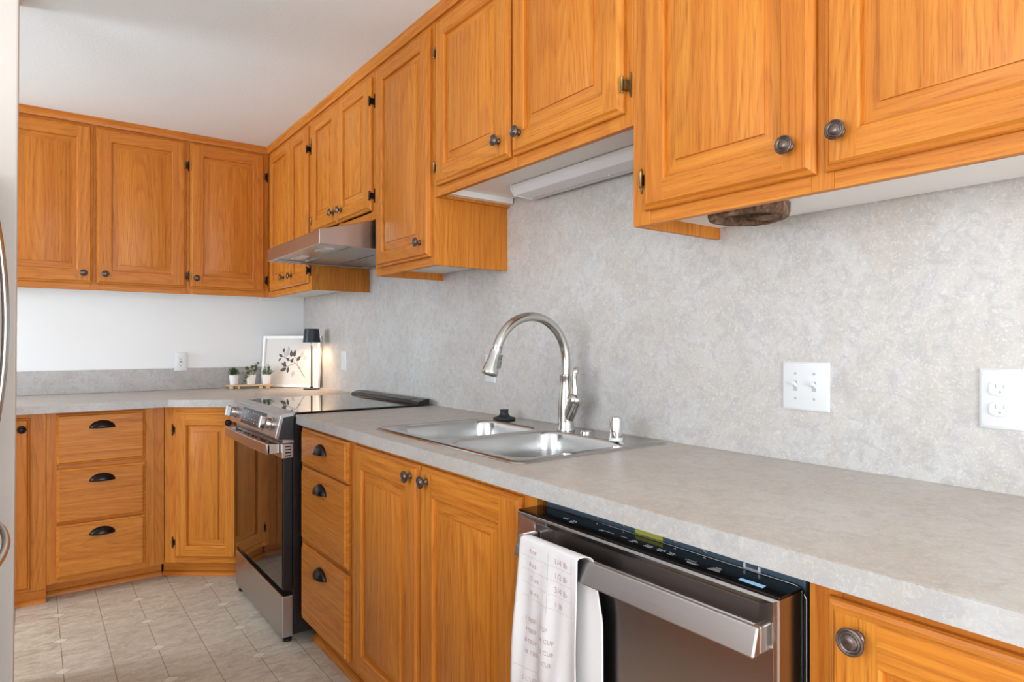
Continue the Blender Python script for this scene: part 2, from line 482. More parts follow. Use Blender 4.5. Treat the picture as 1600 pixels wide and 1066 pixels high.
def add_knob(parent, x, z, m):
    return finish('knob', knob_bm(), m, parent, (x, -T, z), smooth=50)
def pull_bm():
    bm = B(); n, k = 20, 8; rows = []
    for i in range(n + 1):
        th = PI * i / n
        rows.append([bm.verts.new((-.050 * math.cos(th), -.026 * math.sin(th) * math.sin(PI / 2 * (1 - j / k)) - .001, .034 * math.sin(th) * math.sin(PI / 2 * j / k) - .012)) for j in range(k + 1)])
    for a, b in zip(rows, rows[1:]):
        for j in range(k):
            try: bm.faces.new((a[j], b[j], b[j + 1], a[j + 1]))
            except ValueError: pass
    # back flange following the dome
    pts_o = [(-.0535 * math.cos(PI * i / n), -.0008, .0365 * math.sin(PI * i / n) - .013) for i in range(n + 1)]
    pts_i = [(-.0490 * math.cos(PI * i / n), -.0022, .0325 * math.sin(PI * i / n) - .012) for i in range(n + 1)]
    bridge(bm, loop(bm, pts_o), loop(bm, pts_i), closed=False)
    bmesh.ops.remove_doubles(bm, verts=bm.verts, dist=1e-5)
    return bm
def hinge_bm(side):
    """side +1: leaf to the right of the door edge"""
    bm = B()
    lathe(bm, [(0, -.020), (.0038, -.020), (.0046, -.018), (.0038, -.016), (.0038, .016), (.0046, .018), (.0038, .020), (0, .022)], at((0, 0, 0)), 10)
    prism(bm, [(0, -.013), (side * .008, -.013), (side * .010, -.026), (side * .013, -.031), (side * .016, -.026), (side * .016, .026), (side * .013, .031), (side * .010, .026), (side * .008, .013), (0, .013)], .016, .0185, axis=1)
    box(bm, min(side * .001, side * .009), max(side * .001, side * .009), .003, .0165, -.012, .012)
    return bm

def door(cab, x0, x1, z0, z1, knob=None, hinge=None, s=.056, km=BRONZE, hm=BRASS):
    w, h = x1 - x0, z1 - z0
    d = finish('door', door_bm(w, h, s), [OAK_Z, OAK_X], cab, (x0, -.001, z0), smooth=25)
    finish('panel', panel_bm(w, h, s), [OAK_Z, OAK_X], d, smooth=25)
    if knob: add_knob(d, knob[0] - x0, knob[1] - z0, km)
    if hinge:
        side, zs = hinge
        for z in zs:
            finish('hinge', hinge_bm(side), hm, d, ((w + .003) if side > 0 else -.003, -.0175, z - z0), smooth=40)
    return d
def drawer(cab, x0, x1, z0, z1, pz):
    d = finish('drawer', drawer_bm(x1 - x0, z1 - z0), OAK_X, cab, (x0, -.001, z0), smooth=25)
    finish('cup_pull', pull_bm(), BLACK_BRONZE, d, ((x1 - x0) / 2, -T, pz - z0), smooth=50, solid=.0018)
    return d
def face_frame(cab, w, h, stiles, rails, z_lo=0.0):
    bm = B()
    for x0, x1 in stiles: box(bm, x0, x1, 0, .019, z_lo, h, 0)
    edges = sorted(stiles)
    for z0, z1 in rails:
        for (a0, a1), (b0, b1) in zip(edges, edges[1:]):
            box(bm, a1, b0, .0004, .0186, z0, z1, 1)
    return finish('face_frame', bm, [OAK_Z, OAK_X], cab, smooth=0, bevel=.0012)
def upper_cab(name, label, loc, rotz, w, d, stiles, group, lo=(0, 0)):
    h = ZC - .001 - loc[2]
    c = thing(name, label, 'cabinet', loc, rotz, group)
    face_frame(c, w, h, stiles, [(0, .035), (h - .055, h)])
    bm = B()
    box(bm, 0, .014, .0195, d, lo[0], h, 0); box(bm, w - .014, w, .0195, d, lo[1], h, 0)
    box(bm, .014, w - .014, .0195, d, h - .03, h - .016, 0)
    box(bm, .014, w - .014, d - .006, d, .04, h - .03, 0)
    finish('carcass', bm, OAK_Z, c, smooth=0)
    finish('underside', BX(.0142, w - .0142, .0195, d - .0065, .030, .040), WHITE_PANEL, c, smooth=0)
    return c
R90 = -PI / 2
XU = 1.155; DU = XW - XU - .001
GU = 'oak wall cabinets'
# right wall, from the camera towards the corner
u1 = upper_cab('wall_cabinet', 'tall oak wall cabinet nearest the camera, hung above the white wall outlet', (XU, 1.066, 1.477), R90, .926, DU, [(0, .052), (.440, .482), (.876, .926)], GU)
door(u1, .042, .453, .031, .857, (.408, .090), (-1, (.105, .70)), .060)
door(u1, .470, .881, .031, .857, (.503, .093), (1, (.105, .70)), .060)
u2 = upper_cab('wall_cabinet', 'short two-door oak wall cabinet above the sink', (XU, 2.017, 1.722), R90, .951, DU, [(0, .035), (.455, .492), (.908, .951)], GU)
door(u2, .026, .468, .034, .612, (.420, .091), (-1, (.10, .505)), .060)
door(u2, .478, .927, .034, .612, (.524, .091), (1, (.10, .505)), .060)
u3 = upper_cab('wall_cabinet', 'tall single-door oak wall cabinet between the range hood and the sink', (XU, 2.520, 1.480), R90, .502, DU, [(0, .05), (.455, .502)], GU)
door(u3, .037, .481, .031, .854, (.424, .088), None, .056)
u4 = upper_cab('wall_cabinet', 'short two-door oak wall cabinet above the range hood', (XU, 3.300, 1.722), R90, .779, DU, [(0, .06), (.375, .412), (.74, .779)], GU)
door(u4, .048, .387, .040, .605, (.350, .094), (-1, (.10, .50)), .056)
door(u4, .397, .757, .040, .605, (.448, .091), (1, (.10, .50)), .056, hm=BLACK_BRONZE)
u5 = upper_cab('wall_cabinet', 'tall two-door oak wall cabinet in the corner, left of the range hood', (XU, 4.049, 1.477), R90, .748, DU, [(0, .075), (.43, .466), (.70, .748)], GU, (.041, 0))
door(u5, .061, .441, .036, .855, (.345, .095), None, .056)
door(u5, .447, .728, .036, .855, (.437 + .045, .093), (1, (.10, .73)), .056, hm=BLACK_BRONZE)
finish('corner_underside', BX(-.3255, .0140, .0195, DU - .0065, .030, .040), WHITE_PANEL, u5, smooth=0)
finish('cleat', BX(-.3255, -.306, .030, DU - .003, .004, .0298), WHITE_PANEL, u5, smooth=0)
# white cleat under the sink cabinet, against the tall cabinet
finish('cleat', BX(.0145, .045, .02, DU - .008, .010, .0298), WHITE_PANEL, u2, smooth=0)
# back wall
DB_ = YB - 4.05 - .001
b1 = upper_cab('wall_cabinet', 'two-door oak wall cabinet on the back wall beside the white partition', (-.23, 4.05, 1.480), 0, .929, DB_, [(0, .05), (.466, .506), (.900, .929)], GU, (0, .041))
door(b1, .044, .480, .033, .865, (.437, .086), (-1, (.10, .73)), .068)
door(b1, .492, .922, .033, .865, (.533, .086), (1, (.10, .73)), .068, hm=BLACK_BRONZE)
b2 = upper_cab('wall_cabinet', 'single-door oak wall cabinet on the back wall, in the corner', (.6995, 4.05, 1.480), 0, .455, DB_, [(0, .032), (.424, .455)], GU, (.041, .041))
door(b2, .012, .428, .033, .865, (.046, .090), (1, (.10, .73)), .068, hm=BLACK_BRONZE)

GB = 'oak base cabinets'
def base_cab(label, loc, rotz, w, d, stiles, rails, z_lo=.10, toe=.06, name='base_cabinet', tx=(0, 0)):
    c = thing(name, label, 'cabinet', loc, rotz, GB)
    face_frame(c, w, .8775, stiles, rails, z_lo)
    bm = B()
    box(bm, 0, .014, .0195, d, z_lo, .8775, 0); box(bm, w - .014, w, .0195, d, z_lo, .8775, 0)
    box(bm, .014, w - .014, .0195, d, z_lo, z_lo + .014, 0); box(bm, .014, w - .014, d - .006, d, z_lo + .014, .86, 0)
    finish('carcass', bm, OAK_Z, c, smooth=0)
    bm = BX(tx[0], w + tx[1], toe, toe + .016, 0, z_lo + (.012 if tx == (0, 0) else -.0005))
    finish('toe_kick', bm, OAK_X, c, smooth=0)
    bm = B(); q = [(0, 0)] + [(-.019 * math.cos(PI / 2 * k / 5), .022 * math.sin(PI / 2 * k / 5)) for k in range(6)]
    q = [(toe + p, z) for p, z in q]
    a = loop(bm, [(tx[0] + .001, y, z) for y, z in q]); b = loop(bm, [(w + tx[1] - .001, y, z) for y, z in q])
    bridge(bm, a, b); cap(bm, a); cap(bm, b[::-1])
    finish('toe_moulding', bm, OAK_X, c, smooth=40)
    return c
XB = .861; DBB = XW - XB - .001
rb1 = base_cab('oak base cabinet of three drawers right of the stainless range', (XB, 2.572, 0), R90, .531, DBB, [(0, .05), (.49, .531)], [(.838, .8775), (.700, .735), (.405, .440), (.10, .135)])
drawer(rb1, .042, .499, .722, .865, .806)
drawer(rb1, .042, .499, .430, .715, .661)
drawer(rb1, .042, .499, .120, .412, .354)
rb2 = base_cab('wide two-door oak base cabinet under the sink', (XB, 2.040, 0), R90, .970, DBB, [(0, .035), (.455, .494), (.915, .970)], [(.838, .8775), (.10, .135)])
door(rb2, .021, .469, .120, .864, (.433, .829), None, .068)
door(rb2, .479, .927, .120, .864, (.524, .829), None, .070)
rb3 = base_cab('oak base cabinet at the right end of the counter, beside the dishwasher', (XB, .469, 0), R90, .62, DBB, [(0, .045), (.41, .45), (.575, .62)], [(.842, .8775), (.10, .135)])
door(rb3, .031, .431, .120, .862, (.074, .824), None, .066)
YBF = 3.675; DLB = YB - YBF - .001
lb1 = base_cab('oak base cabinet of three drawers on the back wall, left of the corner', (.045, YBF, 0), 0, .485, DLB, [(0, .045), (.395, .441)], [(.845, .8775), (.60, .64), (.335, .36), (.078, .115)], .078, .088)
finish('filler_stile', BX(.441, .485, .006, .019, .078, .8775), OAK_Z, lb1, smooth=0)
drawer(lb1, .036, .401, .628, .868, .806)
drawer(lb1, .036, .401, .354, .609, .553)
drawer(lb1, .036, .401, .100, .347, .297)
lb0 = base_cab('oak base cabinet half hidden behind the white partition', (-.46, YBF, 0), 0, .504, DLB, [(0, .05), (.44, .504)], [(.845, .8775), (.062, .09)], .062, .010)
door(lb0, .045, .446, .075, .858, (.415, .809), None, .06, km=BLACK_BRONZE)
# diagonal corner cabinet
DA = math.atan2(-.616, .788); DLEN = .405
dg = base_cab('oak corner base cabinet set diagonally left of the range', (.5305, YBF - .004, 0), DA, DLEN, .26, [(0, .066), (.36, DLEN)], [(.832, .8775), (.086, .13)], .086, .072, tx=(-.045, 0))
door(dg, .058, .381, .113, .849, (.347, .801), (-1, (.19, .76)), .060, km=BLACK_BRONZE, hm=BLACK_BRONZE)

# ------------------------------------------------------------------ countertops and splash
ZT = .914; ZU = .8785
def top_mesh(bm, polys): pass
ct = thing('countertop', 'long taupe laminate countertop with the sink let into it', 'countertop', (.839, .9, ZU))
bm = B()
HX0, HX1, HY0, HY1 = .926, 1.430, 1.216, 1.975
for x0, x1, y0, y1 in ((.8405, HX0, -.15, 2.572), (HX1, XW - .001, -.15, 2.572), (HX0, HX1, -.15, HY0), (HX0, HX1, HY1, 2.572)):
    box(bm, x0, x1, y0, y1, ZU, ZT)
bmesh.ops.remove_doubles(bm, verts=bm.verts, dist=1e-5)
finish('top', bm, LAM_TOP, ct, world=True, smooth=0)
finish('front_edge', BX(.8375, .8403, -.15, 2.572, ZU - .001, ZT - .0008), LAM_EDGE, ct, world=True, smooth=0)
ct2 = thing('countertop', 'taupe laminate countertop running round the back corner, under the plants and lamp', 'countertop', (.3, 4.0, ZU))
bm = B()
prism(bm, [(-.46, 3.6295), (.540, 3.6295), (.841, 3.3965), (.841, 3.342), (XW - .001, 3.342), (XW - .001, YB - .001), (-.46, YB - .001)], ZU, ZT)
finish('top', bm, LAM_TOP, ct2, world=True, smooth=0)
bm = B()
prism(bm, [(-.46, 3.627), (.539, 3.627), (.540, 3.6292), (-.46, 3.6292)], ZU - .001, ZT - .0008)
prism(bm, [(.539, 3.627), (.839, 3.3948), (.841, 3.3962), (.540, 3.6292)], ZU - .001, ZT - .0008)
prism(bm, [(.839, 3.3948), (.839, 3.342), (.8408, 3.342), (.841, 3.3962)], ZU - .001, ZT - .0008)
finish('front_edge', bm, LAM_EDGE, ct2, world=True, smooth=0)
LAM_SPLASH_SHADED = laminate('mottled_shaded_grey_laminate', srgb(176, 172, 170), srgb(168, 160, 154), srgb(150, 147, 148), srgb(196, 193, 191))  # same grey laminate as the wall, back-corner shade put into its colour
bs = finish('backsplash', BX(-.46, XW - .002, YB - .012, YB - .0005, ZT + .0003, 1.046), LAM_SPLASH_SHADED, loc=(.5, YB - .006, ZT), world=True, smooth=0, bevel=.002)
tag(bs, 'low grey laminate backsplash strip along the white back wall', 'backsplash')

# ------------------------------------------------------------------ sink and its fittings
sk = thing('sink', 'stainless steel double-bowl sink let into the long countertop', 'sink', (1.18, 1.6, ZT))
RX0, RX1, RY0, RY1 = .905, 1.452, 1.197, 1.996
bowls = {'far': (.945, 1.340, 1.628, 1.955), 'near': (.940, 1.340, 1.238, 1.594)}
bm = B()
ZD = ZT + .0045
# deck: outer rounded rectangle with two rounded holes, triangulated
o_lo = loop(bm, [(x, y, ZT + .0002) for x, y in rrect(RX0, RX1, RY0, RY1, .03)])
o_mid = loop(bm, [(x, y, ZT + .004) for x, y in rrect(RX0 + .002, RX1 - .002, RY0 + .002, RY1 - .002, .03)])
o_top = loop(bm, [(x, y, ZT + .0065) for x, y in rrect(RX0 + .007, RX1 - .007, RY0 + .007, RY1 - .007, .028)])
o_in = loop(bm, [(x, y, ZD) for x, y in rrect(RX0 + .016, RX1 - .016, RY0 + .016, RY1 - .016, .024)])
bridge(bm, o_lo, o_mid); bridge(bm, o_mid, o_top); bridge(bm, o_top, o_in)
holes = [loop(bm, [(x, y, ZD) for x, y in rrect(*bb, .062, 8)]) for bb in bowls.values()]
edges = []
for lp in [o_in] + holes:
    for i in range(len(lp)):
        e = bm.edges.get((lp[i], lp[(i + 1) % len(lp)])) or bm.edges.new((lp[i], lp[(i + 1) % len(lp)]))
        edges.append(e)
bmesh.ops.triangle_fill(bm, use_beauty=True, use_dissolve=False, edges=edges)
bad = []
for f in bm.faces:
    if abs(f.normal.z) > .9:
        c = f.calc_center_median()
        for bb in bowls.values():
            qx = max(bb[0] + .062 - c.x, c.x - bb[1] + .062, 0); qy = max(bb[2] + .062 - c.y, c.y - bb[3] + .062, 0)
            if math.hypot(qx, qy) < .0605 and all(abs(v.co.z - ZD) < 1e-4 for v in f.verts): bad.append(f)
bmesh.ops.delete(bm, geom=bad, context='FACES_ONLY')
finish('deck', bm, DECK_STEEL, sk, world=True, smooth=12)
for k, bb in bowls.items():
    bm = B(); prev = None
    x0, x1, y0, y1 = bb
    for ins, z, r in ((0, ZD, .062), (.003, ZD - .002, .062), (.006, ZD - .010, .060), (.012, ZD - .06, .058), (.018, ZD - .13, .056), (.026, ZD - .160, .052), (.042, ZD - .174, .05), (.07, ZD - .178, .045), (.12, ZD - .180, .02)):
        cur = loop(bm, [(x, y, z) for x, y in rrect(x0 + ins, x1 - ins, y0 + ins, y1 - ins, r, 8)])
        if prev: bridge(bm, prev, cur)
        prev = cur
    cap(bm, prev)
    bo = finish('bowl', bm, SINK_STEEL, sk, world=True, smooth=60, fixn=False)
    bo.data.flip_normals()
    bm = B(); lathe(bm, [(0, .0012), (.030, .0012), (.036, .004), (.041, .004), (.043, .001)], at(((x0 + x1) / 2, (y0 + y1) / 2, ZD - .180)), 28)
    finish('drain', bm, CHROME, bo, world=True, smooth=40)
bm = B(); lathe(bm, [(.0185, 0), (.0185, .005), (.016, .0075), (0, .008)], at((1.385, 1.478, ZD)), 28)
finish('hole_cover', bm, CHROME, sk, world=True, smooth=40)

fa = thing('faucet', 'brushed nickel gooseneck pull-down faucet behind the sink bowls', 'faucet', (1.390, 1.559, ZD))
FX, FY = 1.374, 1.559
ZD += .0006
bm = B(); lathe(bm, [(0, .0), (.029, .0), (.029, .004), (.0265, .010), (.0255, .03), (.0262, .06), (.0245, .095), (.0205, .13), (.0185, .150), (.0195, .168), (.0208, .172), (.0208, .178), (.0165, .180), (0, .181)], at((FX, FY, ZD)), 32)
tube(bm, [(FX, FY - .006, ZD + .035), (FX, FY - .022, ZD + .062), (FX - .001, FY - .038, ZD + .088)], [.0185, .0205, .0215], 20)
lathe(bm, [(0, -.026), (.015, -.022), (.0225, -.011), (.0245, 0), (.0225, .011), (.015, .021), (0, .025)], at((FX - .001, FY - .043, ZD + .098), (0, -.45, .9)), 22)
finish('body', bm, NICKEL, fa, world=True, smooth=60)
bm = B(); hp = [(FX - .001, FY - .043, ZD + .108), (FX - .002, FY - .044, ZD + .130), (FX - .004, FY - .042, ZD + .155), (FX - .003, FY - .040, ZD + .175), (FX, FY - .046, ZD + .193), (FX + .002, FY - .054, ZD + .197)]
tube(bm, hp, [.0125, .0100, .0095, .0105, .0110, .0070], 14, flat=(1.15, .9))
finish('lever', bm, NICKEL, fa, world=True, smooth=60)
R = .139; cx, cz = FX - R, 1.142
pts = [(FX, FY, ZD + .170), (FX, FY, 1.12)] + [(cx + R * math.cos(math.radians(a)), FY, cz + R * math.sin(math.radians(a))) for a in range(0, 161, 8)]
bm = B(); tube(bm, pts, .0145, 20); finish('spout', bm, NICKEL, fa, world=True, smooth=60)
e = Vector(pts[-1]); dr = Vector((-math.sin(math.radians(160)), 0, math.cos(math.radians(160))))
bm = B(); lathe(bm, [(0, -.002), (.0162, -.002), (.0166, .001), (.0158, .002), (.0165, .020), (.0185, .042), (.0222, .064), (.0240, .080), (.0245, .086), (.0225, .0885), (.018, .087), (0, .086)], at(e, dr), 28)
hd = finish('spray_head', bm, NICKEL, fa, world=True, smooth=60)
bm = B(); c = e + dr * .045; sd = Vector((0.62, -.78, 0))
M = Matrix.Translation(c + sd * .0185) @ at((0, 0, 0), dr).to_3x3().to_4x4()
for (z0, z1, t) in ((-.018, .0, .006), (.002, .024, .008)):
    vs = box(bm, -.007, .007, -.007, .007, z0, z1)
    for v in vs: v.co = Matrix.Translation(c + sd * (.017 + (.002 if v.co.z > .01 else 0))) @ (Matrix.Rotation(math.atan2(sd.y, sd.x), 4, 'Z') @ Vector((v.co.x * t / .007, v.co.y, 0)) + dr * v.co.z)
finish('spray_button', bm, simple('dark_nickel', srgb(96, 98, 100), .35, .7), hd, world=True, smooth=0, bevel=.0012)

ZD -= .0006
ag = thing('air_gap', 'small chrome air gap cylinder on a white ring, right of the faucet', 'air gap', (1.345, 1.314, ZD))
ax = (1.345, 1.310, ZD)
bm = B(); lathe(bm, [(0, .0), (.0205, .0), (.0205, .008), (.0175, .0095)], at(ax), 28); finish('base_ring', bm, WHITE_CERAMIC, ag, world=True, smooth=40)
bm = B(); lathe(bm, [(.0175, .0095), (.0175, .062), (.016, .067), (.012, .069), (0, .0695)], at(ax), 28); finish('cap', bm, CHROME, ag, world=True, smooth=40)
bm = B(); lathe(bm, [(0, 0), (.040, 0), (.042, .004), (.040, .008), (.030, .010), (.022, .014), (.0165, .020), (.0145, .027), (.016, .034), (.0165, .037), (.012, .0375), (0, .036)], at((1.386, 1.914, ZD)), 30)
tag(finish('sink_stopper', bm, RUBBER, loc=(1.386, 1.914, ZD), world=True, smooth=40), 'black rubber sink stopper standing on the sink deck left of the faucet', 'stopper')

# ------------------------------------------------------------------ range
rg = thing('range', 'stainless slide-in range with black glass cooktop and oven door', 'range', (1.1, 2.96, 0))
Y0, Y1 = 2.585, 3.335
bm = BX(.832, 1.435, Y0, Y1, .035, .902)
box(bm, .838, 1.40, Y0 - .003, Y0, .14, .18); box(bm, .838, 1.40, Y0 - .003, Y0, .55, .59)
finish('body', bm, BLACK_ENAMEL, rg, world=True, smooth=0, bevel=.003)
finish('cooktop', BX(.842, 1.425, Y0 - .008, Y1 + .004, .9145, .9225), BLACK_GLASS, rg, world=True, smooth=0, bevel=.0025)
bm = B(); prism(bm, [(.786, .914), (.790, .9185), (.8415, .9225), (.8415, .900), (.830, .895), (.800, .895)], Y0 + .004, Y1 - .002, axis=1)
finish('front_lip', bm, STEEL_H, rg, world=True, smooth=0, bevel=.001)
bm = B(); prism(bm, [(.785, .9135), (.763, .824), (.790, .818), (.831, .818), (.831, .894), (.800, .8945)], Y0 + .006, Y1 - .004, axis=1)
cp = finish('control_panel', bm, STEEL_H, rg, world=True, smooth=0, bevel=.0015)
bm = B(); prism(bm, [(.787, .9155), (.7635, .822), (.775, .816), (.792, .900), (.84, .912), (.84, .919)], Y0 + .001, Y0 + .006, axis=1)
finish('end_trim', bm, STEEL_V, cp, world=True, smooth=0)
bm = B(); prism(bm, [(.793, .904), (.772, .818), (.836, .812), (.838, .908)], Y0 + .000, Y0 + .0062, axis=1)
finish('end_cap', bm, BLACK_PLASTIC, cp, world=True, smooth=0, bevel=.001)
pn = Vector((.785 - .763, 0, .9135 - .824)).normalized(); nrm = Vector((-pn.z, 0, pn.x))
def onpanel(y, t, off=0.0): return Vector((.763, y, .824)) + pn * t + nrm * off
bm = B()
for y0, y1, t0, t1 in ((2.772, 3.135, .012, .082),):
    a = loop(bm, [onpanel(y1, t0, .0002), onpanel(y0, t0, .0002), onpanel(y0, t1, .0002), onpanel(y1, t1, .0002)]); b = loop(bm, [onpanel(y1, t0, .0015), onpanel(y0, t0, .0015), onpanel(y0, t1, .0015), onpanel(y1, t1, .0015)])
    bridge(bm, a, b); cap(bm, b)
finish('display', bm, simple('smoked_display', srgb(46, 43, 44), .4, spec=.3), cp, world=True, smooth=0)
bm = B()
for i in range(8):
    y = 3.09 - i * .041
    for t, l in ((.026, .014), (.038, .009), (.066, .012)):
        if (i * 7 + int(t * 1000)) % 5 == 0: continue
        bm = B()
        a = loop(bm, [onpanel(y, t, .0019), onpanel(y - l, t, .0019), onpanel(y - l, t + .003, .0019), onpanel(y, t + .003, .0019)]); cap(bm, a)
        finish('display_mark', bm, PRINT_WHITE, cp, world=True, smooth=0)
for y in (2.688, 3.252):
    c = onpanel(y, .048)
    bm = B(); lathe(bm, [(.027, 0), (.027, .004), (.0225, .006), (.0225, .024), (.021, .026), (0, .026)], at(c, nrm), 28)
    k = finish('knob', bm, STEEL_H, cp, world=True, smooth=40)
    bm = B(); Mk = at(c, nrm)
    q = box(bm, -.0125, .0125, -.025, .025, .0262, .048)
    up = pn; side = Vector((0, 1, 0))
    for v in q: v.co = c + side * v.co.x + up * v.co.y + nrm * v.co.z
    finish('grip', bm, CHROME, k, world=True, smooth=0, bevel=.003)
# vent strip between panel and door
bm = BX(.793, .831, Y0 + .010, Y1 - .008, .800, .8175)
finish('vent_strip', bm, STEEL_H, rg, world=True, smooth=0)
od = finish('oven_door', BX(.792, .830, Y0 + .003, Y1 - .003, .216, .798), BLACK_ENAMEL, rg, world=True, smooth=0, bevel=.003)
finish('door_glass', BX(.7885, .7918, Y0 + .006, Y1 - .006, .222, .742), BLACK_GLASS, od, world=True, smooth=0, bevel=.001)
finish('top_rail', BX(.7875, .832, Y0 - .0005, Y1 - .001, .742, .7985), STEEL_H, od, world=True, smooth=0, bevel=.0015)
bm = B()
def slot(*a): finish('vent_slot', BX(*a), SLOT, od, world=True, smooth=0)
for i in range(4):
    z = .749 + i * .012; slot(.799, .822, Y0 - .0012, Y0 - .0004, z, z + .005)
for g in range(5):
    yc = 2.70 + g * .128
    for c_ in range(2):
        for r_ in range(3):
            z = .752 + r_ * .014; y = yc + c_ * .048
            slot(.7868, .7876, y - .018, y + .018, z, z + .007)
bm.free(); bm = B(); n = 24; prevs = None
for i in range(n + 1):
    t = i / n; y = Y0 + .030 + (Y1 - Y0 - .060) * t
    bow = .736 - .006 * math.sin(PI * t)
    cur = loop(bm, [(bow, y, .757), (bow, y, .800), (bow + .014, y, .800), (bow + .014, y, .757)])
    if prevs: bridge(bm, prevs, cur)
    else: cap(bm, cur[::-1])
    prevs = cur
cap(bm, prevs)
for y in (Y0 + .030, Y1 - .042): box(bm, .738, .787, y, y + .012, .758, .799)
finish('handle', bm, STEEL_H, od, world=True, smooth=30, bevel=.003)
dr_ = finish('drawer', BX(.790, .832, Y0 + .003, Y1 - .003, .028, .192), STEEL_H, rg, world=True, smooth=0, bevel=.003)
for x, y in ((.808, 2.625), (.800, 3.285), (1.40, 2.63), (1.40, 3.29)):
    bm = B(); lathe(bm, [(0, 0), (.018, 0), (.018, .010), (.009, .014), (.009, .036), (0, .036)], at((x + .012, y, .0005)), 18)
    finish('foot', bm, BLACK_PLASTIC, rg, world=True, smooth=40)
bm = B(); prism(bm, [(1.386, .923), (1.392, .934), (1.430, .944), (1.448, .944), (1.448, .916), (1.43, .916)], Y0 - .004, Y1 + .002, axis=1)
vt = finish('rear_vent_trim', bm, BLACK_ENAMEL, rg, world=True, smooth=0, bevel=.0015)
bm = B()
for i in range(3):
    x = 1.398 + i * .012; z = .937 + i * .0030
    box(bm, x, x + .005, Y0 + .09, Y1 - .05, z, z + .0035)
finish('vent_bars', bm, STEEL_H, vt, world=True, smooth=0)

# ------------------------------------------------------------------ range hood
hx, hy0, hy1 = .922, 2.545, 3.262
hd = thing('range_hood', 'stainless under-cabinet range hood above the cooktop', 'range hood', (1.2, 2.9, 1.6))
bm = B()
poly = [(hx, 1.600), (hx, 1.660), (XU - .002, 1.7195), (XW - .002, 1.7195), (XW - .002, 1.600)]
a = loop(bm, [(x, hy0, z) for x, z in poly]); b = loop(bm, [(x, hy1, z) for x, z in poly])
for i in range(4):
    f = bm.faces.new((a[i], a[i + 1], b[i + 1], b[i]))
cap(bm, a[::-1]); cap(bm, b)
# rim of the underside, then a recessed pan
ib = [(hx + .02, hy0 + .02), (XW - .03, hy0 + .02), (XW - .03, hy1 - .02), (hx + .02, hy1 - .02)]
ob = [a[0], a[4], b[4], b[0]]
r1 = loop(bm, [(x, y, 1.600) for x, y in ib]); r2 = loop(bm, [(x, y, 1.612) for x, y in ib])
bridge(bm, ob, r1); bridge(bm, r1, r2); cap(bm, r2)
finish('shell', bm, STEEL_H, hd, world=True, smooth=0, bevel=.002)
bm = B()
for x0, x1 in ((1.09, 1.255), (1.265, 1.43)): box(bm, x0, x1, hy0 + .05, hy1 - .05, 1.605, 1.6115)
finish('filter', bm, FILTER, hd, world=True, smooth=0)
for y in (2.70, 3.02):
    finish('lamp_lens', BX(1.00, 1.045, y, y + .12, 1.606, 1.6118), LENS, hd, world=True, smooth=0)

# ------------------------------------------------------------------ dishwasher, its panel and the towel
dw = thing('dishwasher', 'stainless dishwasher with bar handle and black top controls', 'dishwasher', (1.1, .769, 0))
D0, D1 = .483, 1.069
bm = BX(.8785, 1.44, D0 + .001, 1.062, .10, .8765)
finish('tub', bm, TUB, dw, world=True, smooth=0, bevel=.004)
finish('kick_plate', BX(.90, .915, D0, 1.062, .005, .098), BLACK_PLASTIC, dw, world=True, smooth=0)
# door with a shallow hand pocket behind the handle
bm = B()
px0, px1, pz0, pz1 = D0 + .012, D1 - .012, .784, .845
qx0, qx1, qz0, qz1 = D0 + .040, D1 - .040, .800, .832
fr = .808
o = loop(bm, [(fr, D1, .102), (fr, D0, .102), (fr, D0, .8505), (fr, D1, .8505)])
p = loop(bm, [(fr, px1, pz0), (fr, px0, pz0), (fr, px0, pz1), (fr, px1, pz1)])
q = loop(bm, [(fr + .016, qx1, qz0), (fr + .016, qx0, qz0), (fr + .016, qx0, qz1), (fr + .016, qx1, qz1)])
bk = loop(bm, [(.866, D1, .102), (.866, D0, .102), (.866, D0, .8505), (.866, D1, .8505)])
bridge(bm, o, p); bridge(bm, p, q); cap(bm, q); bridge(bm, bk, o); cap(bm, bk[::-1])
dd = finish('door', bm, STEEL_V, dw, world=True, smooth=0, bevel=.0022)
finish('gasket', BX(.8665, .8725, D0 - .001, D1, .102, .8515), BLACK_PLASTIC, dw, world=True, smooth=0, bevel=.004)
bm = B(); tube(bm, [(.8735, D0 - .003, .12), (.8735, D0 - .003, .838), (.8735, D0 + .004, .849), (.8735, D0 + .014, .8535), (.8735, D1 - .01, .8535)], .0013, 8)
finish('liner_rim', bm, CHROME, dw, world=True, smooth=60)
cpn = finish('control_strip', BX(.8105, .8690, D0 + .001, D1 - .001, .8507, .8535), BLACK_GLASS, dw, world=True, smooth=0, bevel=.0008)
def mark(y, x, ly, lx):
    bm = B(); cap(bm, loop(bm, [(x, y, .8537), (x, y - ly, .8537), (x + lx, y - ly, .8537), (x + lx, y, .8537)]))
    finish('control_mark', bm, PRINT_WHITE, cpn, world=True, smooth=0)
random.seed(3)
for y, rows in ((.962, 2), (.937, 4), (.862, 2), (.845, 1), (.810, 1), (.782, 3), (.751, 3), (.723, 3), (.699, 3)):
    for r_ in range(rows): mark(y - random.random() * .004, .842 - r_ * .0042, .010 + random.random() * .008, .0016)
for r_ in range(4): mark(.608 + r_ * .002, .842 - r_ * .0046, .010 + r_ * .004, .0017)
mark(.653, .829, .022, .0014); mark(.650, .8255, .016, .0014)
bm = B(); add_bm(bm, text_mesh('START', .0068, 1.1), lambda v: Vector((.8345 + v.y, .6615 - v.x, .8537)))
finish('lettering', bm, PRINT_WHITE, cpn, world=True, smooth=0)
bm = B(); cap(bm, loop(bm, [(.8245, .557, .8538), (.8235, .517, .8538), (.8355, .519, .8538), (.8345, .559, .8538)]))
finish('display', bm, BLUE_LABEL, cpn, world=True, smooth=0)
